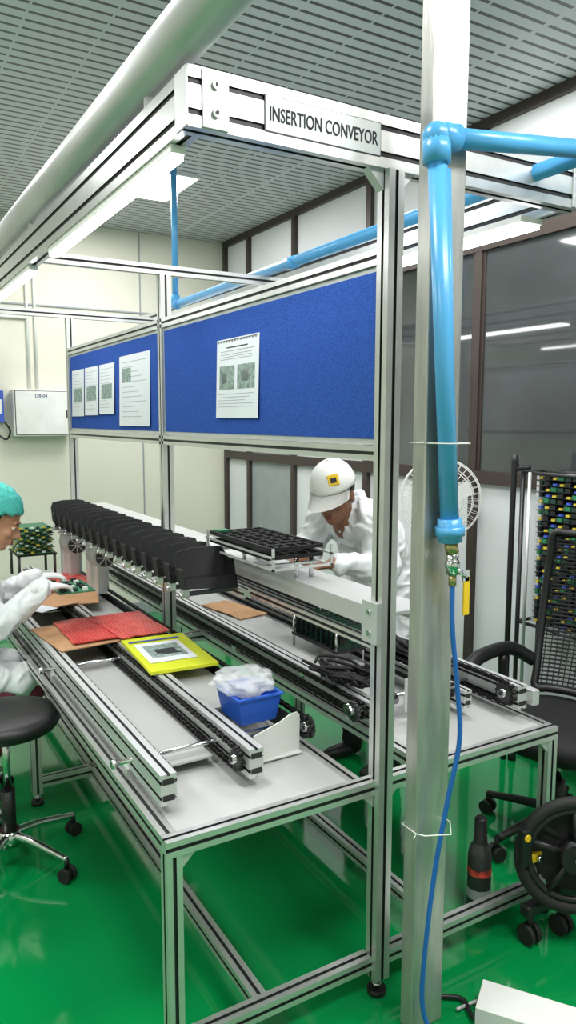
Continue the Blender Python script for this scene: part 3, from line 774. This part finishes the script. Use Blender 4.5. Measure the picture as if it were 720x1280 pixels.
# standing man, bending over the conveyor
q=B('factory_worker')
Rf=Matrix.Rotation(math.radians(-32),3,'Y')
parts=[('e',(2.21,2.86,.90),(.15,.20,.16)),('e',(2.22,2.86,.76),(.15,.21,.17)),('c',(2.20,2.85,.98),.145,(2.13,2.83,1.14),.155),
 ('e',(2.10,2.83,1.15),(.145,.205,.19),Rf),('e',(2.03,2.82,1.235),(.125,.20,.11),Rf),
 ('c',(2.0,2.69,1.285),.078,(1.98,2.95,1.285),.078),
 ('c',(1.99,2.645,1.25),.086,(1.99,2.56,1.06),.076),('c',(1.99,2.56,1.06),.072,(1.79,2.60,1.085),.050),
 ('c',(1.98,3.00,1.25),.086,(1.90,3.05,1.07),.074),('c',(1.90,3.05,1.07),.070,(1.76,2.83,1.08),.050)]
parts+=[('c',(2.21,2.78,.80),.135,(2.24,2.77,.60),.135),('c',(2.21,2.94,.80),.135,(2.24,2.95,.60),.135)]
q.mesh(blob(parts,.0085,6,fold=.016,seed=3.1),COAT,True)
q.mesh(blob([('c',(1.99,2.73,1.34),.022,(1.945,2.755,1.30),.017),('c',(1.99,2.88,1.34),.022,(1.945,2.86,1.30),.017),('c',(1.99,2.73,1.34),.024,(2.03,2.80,1.365),.024),('c',(2.03,2.80,1.365),.024,(1.99,2.88,1.34),.024)],.006,3),COAT,True)
q.mesh(blob([('c',(1.955,2.80,1.31),.052,(1.925,2.795,1.27),.045)],.01,2),SHIRT,True)
# front placket seam, pocket and buttons
for k in range(3): q.ell((1.90+.012*k,2.775,1.20-.06*k),(.006,.006,.006),PANELG,8)
head(q,frame((1.855,2.755,1.37),(-.78,-.52,-.36),(-.34,-.14,.92),1.10),SKIN1,'cap')
hand(q,frame((1.77,2.605,1.095),(-.95,.25,-.10),(0.1,0,1),1.05),SKIN1,.45,-1)
hand(q,frame((1.745,2.815,1.09),(-.93,-.32,-.08),(0.1,0,1),1.05),SKIN1,.5,1)
q.mesh(blob([('c',(2.22,2.76,.72),.10,(2.18,2.74,.42),.072),('c',(2.18,2.74,.42),.07,(2.18,2.73,.09),.055),
             ('c',(2.22,2.96,.72),.10,(2.15,2.98,.42),.072),('c',(2.15,2.98,.42),.07,(2.14,2.99,.09),.055),('e',(2.22,2.86,.78),(.13,.17,.1))],.012,4,fold=.01,seed=1.),PANTS,True)
for fx,fy in ((2.18,2.73),(2.14,2.99)):
    q.mesh(blob([('e',(fx-.07,fy,.035),(.115,.042,.033)),('e',(fx+.01,fy,.055),(.05,.042,.053))],.008,3),BLK,True)
q.done()

# seated woman (left edge)
q=B('factory_worker')
Rf=Matrix.Rotation(math.radians(18),3,'Y')
bx,by=.37,3.40
parts=[('e',(bx,by,.60),(.15,.17,.11)),('c',(bx,by,.64),.13,(bx+.05,by-.01,.88),.125),('e',(bx+.06,by-.01,.95),(.115,.165,.15),Rf),
 ('c',(bx+.07,by-.11,1.06),.058,(bx+.07,by+.10,1.06),.058),
 ('c',(bx+.06,by-.155,1.03),.068,(bx+.10,by-.20,.84),.064),('c',(bx+.10,by-.20,.84),.062,(bx+.30,by-.19,.985),.045),
 ('c',(bx+.06,by+.14,1.03),.068,(bx+.10,by+.2,.84),.064),('c',(bx+.10,by+.2,.84),.062,(bx+.32,by+.05,.99),.045),
 ('c',(bx+.02,by-.09,.60),.095,(bx+.20,by-.10,.575),.085),('c',(bx+.02,by+.09,.60),.095,(bx+.20,by+.10,.575),.085)]
q.mesh(blob(parts,.0085,6,fold=.015,seed=7.7),COAT,True)
q.mesh(blob([('c',(bx+.14,by-.10,.55),.07,(bx+.26,by-.10,.525),.06),('c',(bx+.26,by-.10,.52),.055,(bx-.02,by-.08,.13),.042),
 ('c',(bx+.14,by+.10,.55),.07,(bx+.26,by+.10,.525),.06),('c',(bx+.26,by+.10,.52),.055,(bx-.02,by+.10,.13),.042),('e',(bx+.08,by-.1,.53),(.14,.1,.04)),('e',(bx+.08,by+.1,.53),(.14,.1,.04))],.011,4,fold=.008,seed=2.),MAROON,True)
for s_ in (-1,1): q.mesh(blob([('e',(bx+.03,by+s_*.09,.06),(.1,.038,.03)),('e',(bx-.03,by+s_*.09,.08),(.045,.038,.045))],.008,3),BLK,True)
head(q,frame((bx+.155,by-.02,1.265),(.86,-.30,-.42),(.42,-.08,.9),1.04),SKIN2,'bouffant')
q.mesh(blob([('c',(bx+.07,by-.07,1.10),.022,(bx+.13,by-.03,1.06),.018),('c',(bx+.07,by+.06,1.10),.022,(bx+.13,by-.01,1.06),.018)],.007,3),COAT,True)
hand(q,frame((bx+.30,by-.19,.99),(.93,.3,.0),(0,0,1)),GLOVE,.5,1)
hand(q,frame((bx+.32,by+.05,.995),(.95,-.1,.0),(0,0,1)),GLOVE,.5,-1)
q.done()
q=B('circuit_board');q.box(bx+.37,bx+.53,by-.2,by+.06,.955,.959,PCB)
for i in range(5):
    for j in range(3): q.box(bx+.39+j*.045,bx+.41+j*.045,by-.18+i*.05,by-.155+i*.05,.959,.972,(BLK,PCBD,WHITE)[(i+j)%3])
q.done()

# ---------------------------------------------------------------- world, camera
wd=bpy.data.worlds.new('world');S.world=wd;wd.use_nodes=True
wd.node_tree.nodes['Background'].inputs[0].default_value=(.8,.85,.9,1);wd.node_tree.nodes['Background'].inputs[1].default_value=.5
f=933.;yaw=math.radians(30.4);p=math.radians(6.97);r=math.radians(.12)
F=Vector((math.sin(yaw)*math.cos(p),math.cos(yaw)*math.cos(p),-math.sin(p)))
R0=Vector((math.cos(yaw),-math.sin(yaw),0));U0=Vector((math.sin(yaw)*math.sin(p),math.cos(yaw)*math.sin(p),math.cos(p)))
Rr=R0*math.cos(r)+U0*math.sin(r);Uu=-R0*math.sin(r)+U0*math.cos(r)
cd=bpy.data.cameras.new('camera');cd.sensor_fit='VERTICAL';cd.sensor_height=36;cd.lens=36*f/1280;cd.clip_start=.05
cam=bpy.data.objects.new('camera',cd);COL.objects.link(cam)
cam.matrix_world=Matrix.Translation((0,0,1.7))@Matrix((Rr,Uu,-F)).transposed().to_4x4()
S.camera=cam
